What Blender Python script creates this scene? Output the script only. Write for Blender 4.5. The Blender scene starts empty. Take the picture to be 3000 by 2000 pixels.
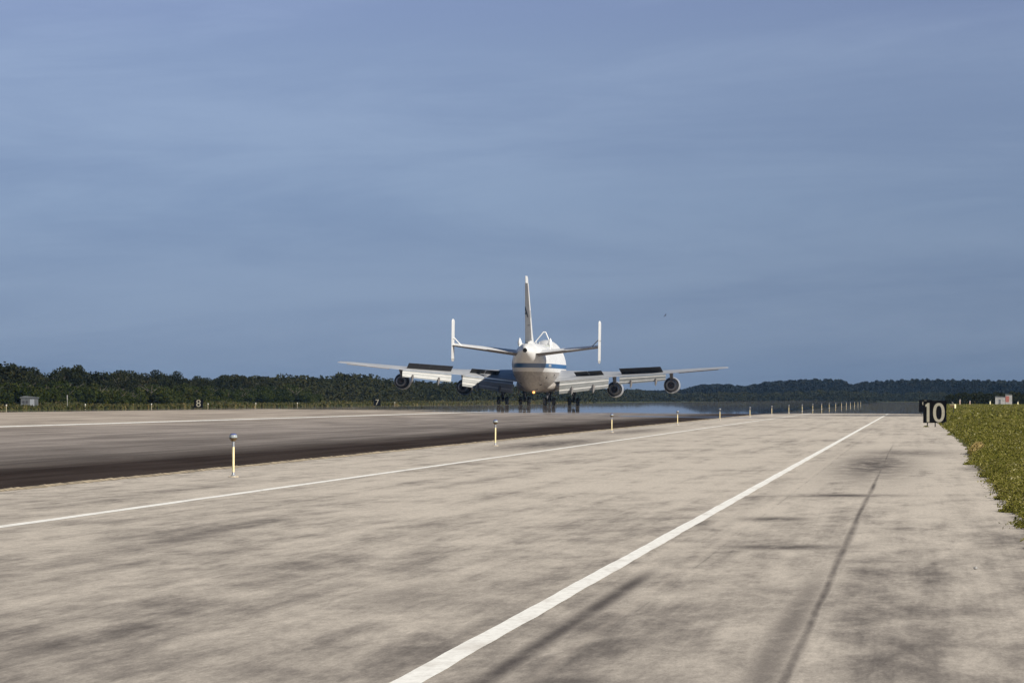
import bpy, bmesh, math, random
import numpy as np
from mathutils import Vector, Matrix
R = math.radians
rnd = random.Random(7)
rng = np.random.default_rng(11)
scene = bpy.context.scene
COL = scene.collection

# ------------------------------------------------------------------ camera
F = 20300.0            # focal length in photo pixels (3000 wide)
VX, VY = 2680.0, 1168.0  # vanishing point of the runway in the photo
CH = 1.56              # eye height
cam_data = bpy.data.cameras.new('camera')
cam = bpy.data.objects.new('camera', cam_data)
COL.objects.link(cam)
cam.location = (0, 0, CH)
cam_data.sensor_width = 36.0
cam_data.lens = F / 3000.0 * 36.0
cam_data.clip_start = 1.0
cam_data.clip_end = 30000.0
look = Vector((-(VX - 1500.0), F, VY - 1000.0)).normalized()
cam.rotation_euler = look.to_track_quat('-Z', 'Y').to_euler()
scene.camera = cam

# ------------------------------------------------------------------ light
SUN_EL, SUN_AZ = R(29), R(132)     # azimuth clockwise from +Y (the way the runway runs)
S = Vector((math.cos(SUN_EL) * math.sin(SUN_AZ), math.cos(SUN_EL) * math.cos(SUN_AZ), math.sin(SUN_EL)))
sl = bpy.data.lights.new('sun', 'SUN')
sl.energy = 5.0
sl.angle = R(0.5)
sl.color = (1.0, 0.94, 0.84)
so = bpy.data.objects.new('sun', sl)
COL.objects.link(so)
so.rotation_euler = S.to_track_quat('Z', 'Y').to_euler()
so.location = (0, 0, 28)

scene.view_settings.view_transform = 'Standard'
scene.view_settings.look = 'None'
scene.view_settings.exposure = 0.5
scene.view_settings.gamma = 1.0
scene.cycles.volume_bounces = 1
scene.cycles.caustics_reflective = False
scene.cycles.transparent_max_bounces = 12


class NT:
    """tiny node-tree writer"""
    def __init__(s, tree):
        s.t = tree; s.n = tree.nodes; s.l = tree.links

    def node(s, typ, **kw):
        n = s.n.new(typ)
        for k, v in kw.items():
            setattr(n, k, v)
        return n

    def put(s, sock, v):
        if v is None:
            return
        if isinstance(v, bpy.types.NodeSocket):
            s.l.new(v, sock)
        else:
            if isinstance(v, (tuple, list)) and len(v) == 3 and sock.type == 'RGBA':
                v = (*v, 1)
            sock.default_value = v

    def math(s, op, a, b=None, c=None, clamp=False):
        n = s.node('ShaderNodeMath', operation=op, use_clamp=clamp)
        s.put(n.inputs[0], a); s.put(n.inputs[1], b); s.put(n.inputs[2], c)
        return n.outputs[0]

    def mix(s, f, a, b, mode='MIX'):
        n = s.node('ShaderNodeMix', data_type='RGBA', blend_type=mode)
        s.put(n.inputs[0], f); s.put(n.inputs[6], a); s.put(n.inputs[7], b)
        return n.outputs[2]

    def ramp(s, v, stops, interp='LINEAR'):
        n = s.node('ShaderNodeValToRGB')
        n.color_ramp.interpolation = interp
        e = n.color_ramp.elements
        while len(e) < len(stops):
            e.new(0.5)
        for q, (p, c) in zip(e, stops):
            q.position = p
            q.color = (c, c, c, 1) if isinstance(c, (int, float)) else (*c, 1)
        s.put(n.inputs[0], v)
        return n.outputs[0]

    def smooth(s, v, a, b, lo=0.0, hi=1.0):
        n = s.node('ShaderNodeMapRange', interpolation_type='SMOOTHSTEP')
        s.put(n.inputs[0], v)
        n.inputs[1].default_value = a; n.inputs[2].default_value = b
        n.inputs[3].default_value = lo; n.inputs[4].default_value = hi
        return n.outputs[0]

    def scale(s, v, sc, off=(0, 0, 0)):
        n = s.node('ShaderNodeMapping')
        n.inputs['Scale'].default_value = sc
        n.inputs['Location'].default_value = off
        s.put(n.inputs[0], v)
        return n.outputs[0]

    def noise(s, v, scale=1.0, detail=3.0, rough=0.55, dist=0.0):
        n = s.node('ShaderNodeTexNoise')
        s.put(n.inputs['Vector'], v)
        n.inputs['Scale'].default_value = scale
        n.inputs['Detail'].default_value = detail
        n.inputs['Roughness'].default_value = rough
        n.inputs['Distortion'].default_value = dist
        return n.outputs['Fac']


# ------------------------------------------------------------------ sky
world = bpy.data.worlds.new('World')
scene.world = world
world.use_nodes = True
w = NT(world.node_tree)
w.n.clear()
out = w.node('ShaderNodeOutputWorld')
bg = w.node('ShaderNodeBackground')
bg.inputs[1].default_value = 0.05
w.l.new(bg.outputs[0], out.inputs[0])
sky = w.node('ShaderNodeTexSky', sky_type='NISHITA')
sky.sun_disc = False
sky.sun_elevation = SUN_EL
sky.sun_rotation = SUN_AZ
sky.air_density = 0.5; sky.dust_density = 0.0; sky.ozone_density = 3.0
tc = w.node('ShaderNodeTexCoord')
gen = tc.outputs['Generated']
rot = w.node('ShaderNodeMapping'); rot.inputs['Rotation'].default_value = (0, R(2.2), 0); w.l.new(gen, rot.inputs[0]); tilt = rot.outputs[0]
sep = w.node('ShaderNodeSeparateXYZ')
w.l.new(gen, sep.inputs[0])
elev = sep.outputs[2]
SKY_K = 15.9   # the background strength is 0.05
def sk(r, g, b): return (r, g, b)
lowsky = w.ramp(w.math('MULTIPLY', elev, 10.0), [
    (0.00, sk(.142, .200, .305)), (0.09, sk(.188, .258, .382)), (0.28, sk(.212, .298, .452)),
    (0.50, sk(.238, .325, .505)), (0.62, sk(.218, .295, .498)), (1.00, sk(.2, .28, .48))])
# thin streaky cloud veils
c1 = w.noise(w.scale(tilt, (11, 11, 85)), 1.0, 5, .58, .6)
c2 = w.noise(w.scale(tilt, (34, 34, 210), (3, 1, 7)), 1.0, 5, .65, .8)
c3 = w.noise(w.scale(tilt, (6, 6, 26), (8, 2, 3)), 1.0, 3, .5, .5)
veil = w.math('ADD', w.math('MULTIPLY', c1, .6), w.math('ADD', w.math('MULTIPLY', c2, .18), w.math('MULTIPLY', c3, .5)))
v = w.smooth(veil, .51, .80)
# the low sky's colour gets darker and greyer towards the right of the runway's end
side = w.smooth(sep.outputs[0], -.115, .02)
grey = w.mix(w.math('MULTIPLY', side, .75), lowsky, w.mix(1.0, lowsky, (.80, .795, .79), 'MULTIPLY'))
dark = w.mix(1.0, grey, (.92, .92, .93), 'MULTIPLY')
light = w.mix(1.0, grey, (1.14, 1.10, 1.05), 'MULTIPLY')
lowc = w.mix(v, dark, light)
low10 = w.mix(1.0, lowc, (SKY_K, SKY_K, SKY_K), 'MULTIPLY')
mask = w.smooth(elev, .065, .15)
w.l.new(w.mix(mask, low10, sky.outputs[0]), bg.inputs[0])

# ------------------------------------------------------------------ helpers
def at(px, py, D):
    """world point seen at photo pixel (px, py), D metres along the runway"""
    return Vector(((px - VX) / F * D, D, CH - (py - VY) / F * D))


def mesh_obj(name, verts, faces, mat=None, parent=None, smooth=False, loc=None):
    me = bpy.data.meshes.new(name)
    me.from_pydata([tuple(p) for p in verts], [], faces)
    bm = bmesh.new(); bm.from_mesh(me)
    bmesh.ops.recalc_face_normals(bm, faces=bm.faces)
    bm.to_mesh(me); bm.free()
    if mat:
        me.materials.append(mat)
    if smooth:
        for p in me.polygons:
            p.use_smooth = True
        me.set_sharp_from_angle(angle=R(38))
    o = bpy.data.objects.new(name, me)
    COL.objects.link(o)
    if parent:
        o.parent = parent
    if loc:
        o.location = loc
    return o


def empty(name, loc=(0, 0, 0), rot=(0, 0, 0)):
    o = bpy.data.objects.new(name, None)
    o.empty_display_size = .3
    COL.objects.link(o)
    o.location = loc; o.rotation_euler = rot
    return o


def tag(o, label=None, cat=None, group=None, kind=None):
    if label: o['label'] = label
    if cat: o['category'] = cat
    if group: o['group'] = group
    if kind: o['kind'] = kind
    return o


def copy_tree(o, parent=None):
    c = o.copy(); COL.objects.link(c)
    if parent:
        c.parent = parent
    for ch in list(o.children):
        copy_tree(ch, c)
    return c


class MB:
    """collects shapes into one mesh"""
    def __init__(s): s.v = []; s.f = []

    def add(s, vs, fs):
        b = len(s.v)
        s.v += [Vector(p) for p in vs]
        s.f += [[i + b for i in f] for f in fs]

    def loft(s, rings, caps=True, closed=True):
        n = len(rings[0]); vs = [p for r in rings for p in r]; fs = []
        for k in range(len(rings) - 1):
            for i in range(n if closed else n - 1):
                j = (i + 1) % n
                fs.append([k * n + i, k * n + j, (k + 1) * n + j, (k + 1) * n + i])
        if caps:
            fs.append(list(range(n))[::-1]); fs.append([(len(rings) - 1) * n + i for i in range(n)])
        s.add(vs, fs)

    def box(s, c, d, rot=None):
        cx, cy, cz = c; x, y, z = d[0] / 2, d[1] / 2, d[2] / 2
        vs = [Vector((a * x, b * y, e * z)) for a in (-1, 1) for b in (-1, 1) for e in (-1, 1)]
        if rot is not None:
            vs = [rot @ p for p in vs]
        vs = [p + Vector(c) for p in vs]
        s.add(vs, [[0, 1, 3, 2], [4, 6, 7, 5], [0, 4, 5, 1], [2, 3, 7, 6], [0, 2, 6, 4], [1, 5, 7, 3]])

    def tube(s, a, b, ra, rb=None, n=10):
        a = Vector(a); b = Vector(b); rb = ra if rb is None else rb
        d = (b - a).normalized()
        u = d.orthogonal().normalized(); q = d.cross(u)
        ring = lambda p, r: [p + (u * math.cos(t) + q * math.sin(t)) * r for t in [2 * math.pi * i / n for i in range(n)]]
        s.loft([ring(a, ra), ring(b, rb)])

    def lathe(s, axis_o, prof, n=24, axis='Z'):
        """prof: list of (r, h); closed caps at both ends"""
        o = Vector(axis_o); rings = []
        for r, h in prof:
            ring = []
            for i in range(n):
                t = 2 * math.pi * i / n
                if axis == 'Z': p = Vector((r * math.cos(t), r * math.sin(t), h))
                elif axis == 'Y': p = Vector((r * math.cos(t), h, r * math.sin(t)))
                else: p = Vector((h, r * math.cos(t), r * math.sin(t)))
                ring.append(o + p)
            rings.append(ring)
        s.loft(rings)

    def prism(s, poly, y0, y1):
        """polygon in x,z pushed from y0 to y1"""
        n = len(poly)
        vs = [(x, y0, z) for x, z in poly] + [(x, y1, z) for x, z in poly]
        fs = [list(range(n)), list(range(n, 2 * n))[::-1]] + [[i, (i + 1) % n, n + (i + 1) % n, n + i] for i in range(n)]
        s.add(vs, fs)

    def build(s, name, mat=None, parent=None, smooth=False, loc=None):
        return mesh_obj(name, s.v, s.f, mat, parent, smooth, loc)


def principled(name, col, rough=.5, metal=0.0, var=0.0, vscale=2.0, spec=.5):
    m = bpy.data.materials.new(name); m.use_nodes = True
    t = NT(m.node_tree); b = t.n['Principled BSDF']
    b.inputs['Roughness'].default_value = rough
    b.inputs['Metallic'].default_value = metal
    b.inputs['Specular IOR Level'].default_value = spec
    if var:
        g = t.node('ShaderNodeTexCoord').outputs['Object']
        nz = t.noise(g, vscale, 4, .6)
        c = t.mix(t.smooth(nz, .3, .7), tuple(x * (1 - var) for x in col), tuple(min(1, x * (1 + var)) for x in col))
        t.l.new(c, b.inputs['Base Color'])
    else:
        b.inputs['Base Color'].default_value = (*col, 1)
    return m


# ------------------------------------------------------------------ pavement materials
def pavement(name, colour_fn, mirage=True):
    m = bpy.data.materials.new(name); m.use_nodes = True
    t = NT(m.node_tree); b = t.n['Principled BSDF']; o = t.n['Material Output']
    b.inputs['Roughness'].default_value = .85
    b.inputs['Specular IOR Level'].default_value = .0
    P = t.node('ShaderNodeNewGeometry').outputs['Position']
    sp = t.node('ShaderNodeSeparateXYZ'); t.l.new(P, sp.inputs[0])
    X, Y = sp.outputs[0], sp.outputs[1]
    t.l.new(colour_fn(t, P, X, Y), b.inputs['Base Color'])
    gb = t.noise(t.scale(P, (30, 9, 1)), 1, 3, .6)
    bp = t.node('ShaderNodeBump'); bp.inputs['Strength'].default_value = .12; bp.inputs['Distance'].default_value = .01
    t.l.new(gb, bp.inputs['Height']); t.l.new(bp.outputs[0], b.inputs['Normal'])
    if mirage:
        # hot-air layer far down the strip: it mirrors whatever stands behind, in broken horizontal bands
        g = t.node('ShaderNodeBsdfGlossy'); g.inputs['Roughness'].default_value = .012
        g.inputs['Color'].default_value = (.94, .95, .97, 1)
        band = t.noise(t.scale(P, (.035, .012, 1)), 1, 3, .65)
        d = t.math('ADD', Y, t.math('MULTIPLY', t.math('SUBTRACT', band, .5), 520.0))
        f = t.math('MULTIPLY', t.smooth(d, 600, 720), .93)
        # hot air only turns light that skims the ground (like Fresnel reflection at grazing incidence)
        ge = t.node('ShaderNodeNewGeometry')
        dp = t.node('ShaderNodeVectorMath', operation='DOT_PRODUCT')
        t.l.new(ge.outputs['Incoming'], dp.inputs[0]); t.l.new(ge.outputs['Normal'], dp.inputs[1])
        f = t.math('MULTIPLY', f, t.smooth(t.math('ABSOLUTE', dp.outputs['Value']), .03, .012))
        mx = t.node('ShaderNodeMixShader')
        t.l.new(f, mx.inputs[0]); t.l.new(b.outputs[0], mx.inputs[1]); t.l.new(g.outputs[0], mx.inputs[2])
        t.l.new(mx.outputs[0], o.inputs[0])
    return m


def gauss(t, X, c, wd):
    d = t.math('DIVIDE', t.math('SUBTRACT', X, c), wd)
    return t.math('POWER', 2.718, t.math('MULTIPLY', t.math('MULTIPLY', d, d), -1.0))


def blob(t, X, Y, cx, cy, rx, ry):
    return t.math('MULTIPLY', gauss(t, X, cx, rx), gauss(t, Y, cy, ry))


def shoulder_col(t, P, X, Y):
    n1 = t.noise(t.scale(P, (.65, .075, 1)), 1, 7, .72, .2)
    n2 = t.noise(t.scale(P, (2.2, .26, 1), (3, 9, 0)), 1, 5, .7, .3)
    n3 = t.noise(t.scale(P, (.13, .03, 1), (7, 2, 0)), 1, 3, .5)
    n4 = t.noise(t.scale(P, (1.15, .014, 1), (1, 5, 0)), 1, 5, .7)
    blot = t.math('ADD', t.math('ADD', t.math('MULTIPLY', n1, .44), t.math('MULTIPLY', n2, .38)),
                  t.math('ADD', t.math('MULTIPLY', n3, .25), t.math('MULTIPLY', n4, .42)))
    near = t.smooth(Y, 110, 42, -.055, .07)        # this end of the pavement is more worn and stained
    k = t.math('MULTIPLY', t.smooth(t.math('ADD', blot, near), .62, .97), .95)
    rag = t.smooth(n2, .28, .58, .40, 1.0)
    marks = [(blob(t, X, Y, -.95, 165, .95, 34), 1.0), (blob(t, X, Y, -.3, 200, 1.5, 14), .8), (blob(t, X, Y, -1.4, 73, .85, 1.7), 1.0), (blob(t, X, Y, -1.2, 112, 1.0, 2.2), 1.0), (blob(t, X, Y, -1.8, 90, .5, 2.0), .95),
             (blob(t, X, Y, -1.3, 56, .6, 2.5), .6), (blob(t, X, Y, .9, 66, .7, 2.2), .35), (blob(t, X, Y, -12.6, 240, 1.5, 34), 1.0), (blob(t, X, Y, -3.9, 55, .7, 5), .65), (blob(t, X, Y, -13.4, 330, 1.3, 40), .8)]
    line1 = t.math('MULTIPLY', gauss(t, t.math('ADD', X, t.math('MULTIPLY', t.math('SUBTRACT', n4, .5), .15)), -.74, .05), t.smooth(n1, .30, .60, .6, .95))
    line1 = t.math('MULTIPLY', line1, t.smooth(Y, 260, 190))
    wide1 = t.math('MULTIPLY', gauss(t, X, -.86, .16), t.smooth(Y, 75, 50, 0, .75))
    line2 = t.math('MULTIPLY', gauss(t, X, -2.38, .12), t.smooth(Y, 58, 66, 1.0, .15))
    tot = k
    for mk, a in marks:
        tot = t.math('MAXIMUM', tot, t.math('MULTIPLY', t.math('MULTIPLY', mk, a), rag))
    for mk in (line1, wide1, line2):
        tot = t.math('MAXIMUM', tot, t.math('MULTIPLY', mk, t.smooth(n2, .28, .58, .72, 1.0)))
    near_edge = t.math('MULTIPLY', t.smooth(X, -13.2, -15.6), t.smooth(n2, .42, .62))
    tot = t.math('MAXIMUM', tot, t.math('MULTIPLY', near_edge, .6))
    c = t.mix(tot, (.530, .478, .414), (.105, .094, .090))
    gr = t.noise(t.scale(P, (18, 2.2, 1)), 1, 7, .85)
    c = t.mix(t.smooth(gr, .25, .75, 0, 1), t.mix(1, c, (.77, .77, .77), 'MULTIPLY'), t.mix(1, c, (1.18, 1.18, 1.17), 'MULTIPLY'))
    g2 = t.noise(t.scale(P, (60, 12, 1)), 1, 4, .8)
    c = t.mix(t.smooth(g2, .3, .7, 0, 1), t.mix(1, c, (.84, .84, .84), 'MULTIPLY'), t.mix(1, c, (1.14, 1.14, 1.14), 'MULTIPLY'))
    # seams of the paving lanes
    wob = t.math('MULTIPLY', t.math('SUBTRACT', n4, .5), .16)
    sx = t.math('ADD', X, wob)
    for cx, wd, a in ((-2.03, .010, .45), (-6.1, .014, .25)):
        c = t.mix(t.math('MULTIPLY', t.math('MULTIPLY', gauss(t, sx, cx, wd), t.smooth(n2, .4, .6)), a), c, (.13, .12, .11))
    c = t.mix(t.math('MULTIPLY', gauss(t, sx, -2.12, .04), .14), c, (.60, .53, .45))
    return c


def runway_col(t, P, X, Y):
    lat = t.math('MULTIPLY', X, -1.0)
    wv = t.noise(t.scale(P, (.10, .006, 1)), 1, 3, .6)
    lat2 = t.math('ADD', lat, t.math('MULTIPLY', t.math('SUBTRACT', wv, .5), 3.8))
    base = t.ramp(t.math('DIVIDE', lat2, 64.0), [
        (.240, (.046, .037, .034)), (.285, (.040, .032, .030)), (.308, (.085, .074, .069)), (.345, (.185, .166, .155)),
        (.45, (.245, .220, .203)), (.58, (.290, .259, .234)), (.64, (.36, .318, .275)), (1.0, (.38, .33, .28))])
    s1 = t.noise(t.scale(P, (1.5, .022, 1)), 1, 5, .65, .2)
    s2 = t.noise(t.scale(P, (.35, .03, 1), (4, 4, 0)), 1, 4, .6, .4)
    s = t.math('ADD', t.math('MULTIPLY', s1, .55), t.math('MULTIPLY', s2, .45))
    c = t.mix(t.smooth(s, .36, .64), t.mix(1, base, (.66, .65, .65), 'MULTIPLY'), t.mix(1, base, (1.25, 1.24, 1.22), 'MULTIPLY'))
    gr = t.noise(t.scale(P, (9, 1.6, 1)), 1, 4, .7)
    c = t.mix(t.smooth(gr, .2, .8), t.mix(1, c, (.84, .84, .84), 'MULTIPLY'), t.mix(1, c, (1.15, 1.15, 1.15), 'MULTIPLY'))
    return c


M_shoulder = pavement('shoulder_asphalt', shoulder_col)
M_runway = pavement('runway_concrete', runway_col)


def paint_col(t, P, X, Y):
    n = t.noise(t.scale(P, (14, 3, 1)), 1, 4, .7)
    n2 = t.noise(t.scale(P, (2.5, .4, 1)), 1, 4, .6)
    c = t.mix(t.smooth(n, .25, .65), (.68, .665, .62), (.86, .85, .80))
    return t.mix(t.math('MULTIPLY', t.smooth(n2, .48, .72), .55), c, (.5, .46, .41))


M_line = pavement('line_paint', paint_col)


def ground_mat():
    m = bpy.data.materials.new('turf_soil'); m.use_nodes = True
    t = NT(m.node_tree); b = t.n['Principled BSDF']; b.inputs['Roughness'].default_value = .95
    b.inputs['Specular IOR Level'].default_value = .1
    P = t.node('ShaderNodeNewGeometry').outputs['Position']
    n = t.noise(t.scale(P, (.8, .3, 1)), 1, 5, .65)
    n2 = t.noise(t.scale(P, (.05, .02, 1)), 1, 3, .6)
    c = t.mix(t.smooth(n, .3, .7), (.045, .058, .016), (.10, .105, .03))
    c = t.mix(t.smooth(n2, .45, .65, 0, .5), c, (.16, .135, .06))
    t.l.new(c, b.inputs['Base Color'])
    return m


M_ground = ground_mat()

# ------------------------------------------------------------------ ground, runway, shoulders, markings
XE, XC, XF, CROWN = -15.5, -61.2, -106.9, 0.60


def zr(x):
    if x >= XE or x <= XF: return 0.0
    return CROWN * (1 - abs(x - XC) / (XE - XC))


tag(mesh_obj('ground', [(-3900, -200, -.05), (3900, -200, -.05), (3900, 7900, -.05), (-3900, 7900, -.05)], [[0, 1, 2, 3]], M_ground), kind='structure')


def strip(name, edge_l, edge_r, ys, zf, mat, dz=0.0):
    vs = []; fs = []
    for y in ys:
        a, b_ = edge_l(y), edge_r(y)
        vs += [(a, y, zf(a) + dz), (b_, y, zf(b_) + dz)]
    for i in range(len(ys) - 1):
        fs.append([2 * i, 2 * i + 1, 2 * i + 3, 2 * i + 2])
    return mesh_obj(name, vs, fs, mat)


def edge_noise(y, amp, a=.9, b=.31):
    return amp * (math.sin(y * a) * .5 + math.sin(y * b + 1.3) * .7 + math.sin(y * 2.7 + .4) * .3)


ys_fine = [i * .6 - 20 for i in range(900)] + [520 + i * 20 for i in range(148)]
RW_END = ys_fine[-1]
tag(strip('shoulder', lambda y: XE, lambda y: 1.62 + (edge_noise(y, .07) if y < 520 else 0), ys_fine, lambda x: 0.0, M_shoulder), kind='structure')
# crowned runway: two planes meeting on the ridge
tag(mesh_obj('runway', [(XE + .02 + (edge_noise(y, .03) if y < 520 else 0), y, .012) for y in ys_fine] +
             [(XC, y, CROWN) for y in ys_fine] + [(XF, y, .012) for y in ys_fine],
             [[k * len(ys_fine) + i, k * len(ys_fine) + i + 1, (k + 1) * len(ys_fine) + i + 1, (k + 1) * len(ys_fine) + i]
              for k in (0, 1) for i in range(len(ys_fine) - 1)], M_runway), kind='structure')
tag(strip('far_shoulder', lambda y: XF - 15.2, lambda y: XF, [-20, 500, 1000, 2000, RW_END], lambda x: 0.0, M_shoulder, .002), kind='structure')

# ragged broken lip of asphalt along the runway's near edge
M_lip = principled('crumbled_edge', (.26, .21, .14), .95, var=.6, vscale=3.0)
vs, fs = [], []
for i, y in enumerate([j * .35 - 10 for j in range(1900)]):
    wj = .10 + .09 * abs(math.sin(y * 1.7) * math.sin(y * .37 + 1)) + rnd.uniform(-.03, .05)
    x0 = XE + .05 + edge_noise(y, .04, 1.1, .27)
    vs += [(x0 - wj, y, .016), (x0, y, .03 + rnd.uniform(-.01, .014)), (x0 + wj * .8, y, .004)]
    if i:
        a = 3 * (i - 1); b_ = 3 * i
        fs += [[a, a + 1, b_ + 1, b_], [a + 1, a + 2, b_ + 2, b_ + 1]]
tag(mesh_obj('runway_edge', vs, fs, M_lip), kind='structure')


def table(tab):
    def f(y):
        for (y0, v0), (y1, v1) in zip(tab, tab[1:]):
            if y <= y1:
                k = max(0, (y - y0) / (y1 - y0)); k = k * k * (3 - 2 * k)
                return v0 + (v1 - v0) * k
        return tab[-1][1]
    return f


lineA = lambda y: -2.79
lineB = lambda y: -11.12
for nm, ln, hw, zf in (('stripe_near', lineA, .085, lambda x: 0.0), ('stripe_mid', lineB, .10, lambda x: 0.0)):
    tag(strip('white_stripe', lambda y: ln(y) - hw - edge_noise(y, .006), lambda y: ln(y) + hw + edge_noise(y, .006, 1.3, .5), ys_fine, zf, M_line, .004), kind='structure')
tag(strip('white_stripe', lambda y: -40.6, lambda y: -39.7, ys_fine, zr, M_line, .012), kind='structure')
# ------------------------------------------------------------------ leaf clouds
def leaf_mesh(name, P, size, mat, up=.0, parent=None, asp=1.0):
    """P: (n,3) centres; one small four-cornered leaf spray at each"""
    n = len(P)
    size = np.broadcast_to(np.asarray(size, float), (n,))
    d = rng.normal(size=(n, 3)); d[:, 2] += up
    d /= np.linalg.norm(d, axis=1)[:, None] + 1e-9
    h = rng.normal(size=(n, 3)); u = np.cross(d, h); u /= np.linalg.norm(u, axis=1)[:, None] + 1e-9
    L = d * size[:, None] * .5 * asp; W = u * size[:, None] * .5 * rng.uniform(.45, .8, n)[:, None]
    co = np.empty((n, 4, 3), np.float32)
    co[:, 0] = P - L; co[:, 1] = P + W * rng.uniform(.7, 1.2, n)[:, None] - L * .15; co[:, 2] = P + L; co[:, 3] = P - W + L * .2
    me = bpy.data.meshes.new(name)
    me.vertices.add(4 * n); me.vertices.foreach_set('co', co.reshape(-1))
    me.loops.add(4 * n); me.loops.foreach_set('vertex_index', np.arange(4 * n, dtype=np.int32))
    me.polygons.add(n); me.polygons.foreach_set('loop_start', np.arange(0, 4 * n, 4, dtype=np.int32))
    me.polygons.foreach_set('loop_total', np.full(n, 4, np.int32))
    me.update(calc_edges=True); me.validate()
    me.materials.append(mat)
    o = bpy.data.objects.new(name, me); COL.objects.link(o)
    if parent: o.parent = parent
    return o


def leaf_mat(name, stops, trans=.25, patch=1.0, pscale=.25):
    m = bpy.data.materials.new(name); m.use_nodes = True
    t = NT(m.node_tree); b = t.n['Principled BSDF']; o = t.n['Material Output']
    b.inputs['Roughness'].default_value = .7; b.inputs['Specular IOR Level'].default_value = .05
    g = t.node('ShaderNodeNewGeometry')
    oi = t.node('ShaderNodeObjectInfo')
    nz = t.noise(g.outputs['Position'], pscale, 3, .6)
    k = t.math('ADD', t.math('MULTIPLY', g.outputs['Random Per Island'], .55), t.math('MULTIPLY', t.smooth(nz, .3, .7), .33 * patch))
    k = t.math('ADD', k, t.math('MULTIPLY', oi.outputs['Random'], .22))
    c = t.ramp(k, stops)
    t.l.new(c, b.inputs['Base Color'])
    if trans:
        tr = t.node('ShaderNodeBsdfTranslucent'); t.l.new(c, tr.inputs[0])
        mx = t.node('ShaderNodeMixShader'); mx.inputs[0].default_value = trans
        t.l.new(b.outputs[0], mx.inputs[1]); t.l.new(tr.outputs[0], mx.inputs[2]); t.l.new(mx.outputs[0], o.inputs[0])
    return m


M_leaf_dark = leaf_mat('oak_leaves', [(0, (.006, .008, .003)), (.4, (.012, .015, .005)), (.75, (.021, .023, .008)), (1, (.042, .034, .012))], .1)
M_leaf_green = leaf_mat('shrub_leaves', [(0, (.007, .010, .002)), (.4, (.017, .025, .004)), (.75, (.036, .045, .007)), (1, (.075, .068, .016))], .2)
M_leaf_pine = leaf_mat('pine_needles', [(0, (.006, .007, .006)), (.6, (.009, .011, .009)), (1, (.013, .015, .011))], .0)
M_leaf_far = leaf_mat('scrub_leaves', [(0, (.008, .011, .004)), (.5, (.018, .020, .007)), (1, (.038, .034, .012))], .1, 1.0, .03)
M_grass = leaf_mat('weed_leaves', [(0, (.026, .038, .006)), (.30, (.072, .080, .012)), (.60, (.135, .128, .024)), (.86, (.21, .186, .055)), (.94, (.34, .31, .14)), (1, (.50, .48, .32))], .3, 1.0, .8)
M_reed = leaf_mat('reeds', [(0, (.018, .026, .006)), (.5, (.040, .046, .013)), (.8, (.085, .070, .026)), (1, (.16, .115, .05))], .2, 1.0, .1)
M_dry = leaf_mat('dry_weeds', [(0, (.14, .09, .03)), (.5, (.26, .19, .07)), (1, (.40, .32, .15))], .2, 1.0, .8)
M_bark = principled('bark', (.10, .085, .07), .9, var=.4, vscale=6)

# ------------------------------------------------------------------ grass verge on the right
def verge_edge(y):
    return np.interp(y, [60, 90, 125, 150, 165, 200, 235, 300, 386, 520, 800, 1500],
                     [1.45, 1.42, 1.50, 1.56, 1.46, 1.75, 1.95, 1.85, 1.66, 1.66, 1.66, 1.66])


def grass_zone(y0, y1, dens, wfac, size, hmax):
    n = int(dens)
    y = np.sqrt(rng.uniform(y0 ** 2, y1 ** 2, n))
    e = verge_edge(y) + .16 * np.sin(y * .8) * np.sin(y * .23 + 1) + .08 * np.sin(y * 2.9 + 2)
    far = np.maximum(e + 1.2, y * .0158 * wfac + .6)
    q = rng.uniform(0, 1, n)
    x = e + (far - e) * q
    d = x - e
    mound = .45 + .55 * (.5 + .5 * np.sin(x * 2.3 + y * .5) * np.sin(y * .37 - x))
    hh = hmax * np.clip(.35 + d / .35, .35, 1.0) * mound * (1 + .1 * np.sin(y * .06))
    z = rng.uniform(0.02, 1, n) ** .6 * hh
    x += rng.normal(0, .05, n) - .10 * (rng.uniform(0, 1, n) < .05) * rng.uniform(0, 2, n)
    return np.stack([x, y, z], 1), size * rng.uniform(.6, 1.5, n)


gp, gs = [], []
for a in ((70, 150, 190000, 1.35, .026, .30), (150, 260, 190000, 1.3, .036, .30), (260, 450, 170000, 1.25, .056, .32), (450, 1600, 170000, 1.25, .15, .36)):
    p, s_ = grass_zone(*a); gp.append(p); gs.append(s_)
tag(leaf_mesh('grass', np.concatenate(gp), np.concatenate(gs), M_grass, up=.9, asp=1.6), kind='stuff')
# creepers and low tufts reaching onto the pavement
pp = []
for (cx, cy, rx, ry, h, n) in ((1.42, 139, .13, 1.6, .10, 700), (1.36, 108, .12, .9, .09, 500), (1.30, 96, .14, .8, .09, 600), (1.05 - .42, 387, .16, 4, .07, 500), (1.95, 388, .3, 4, .2, 900), (1.3, 165, .15, 1.2, .08, 400), (1.5, 300, .12, 3, .08, 400)):
    a = rng.uniform(0, 2 * np.pi, n); r = np.sqrt(rng.uniform(0, 1, n))
    pp.append(np.stack([cx + rx * r * np.cos(a), cy + ry * r * np.sin(a), rng.uniform(.01, 1, n) * h * (1.05 - r)], 1))
tag(leaf_mesh('creeping_weeds', np.concatenate(pp), .045, M_grass, up=.6, asp=1.5), kind='stuff')
n = 2600
a = rng.uniform(0, 2 * np.pi, n); r = np.sqrt(rng.uniform(0, 1, n))
P = np.stack([1.80 + .30 * r * np.cos(a), 196 + 6 * r * np.sin(a), .03 + rng.uniform(0, 1, n) * .30 * (1.05 - r * r)], 1)
tag(leaf_mesh('dry_weeds', P, .055, M_dry, up=.9, asp=1.7), kind='stuff')

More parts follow.
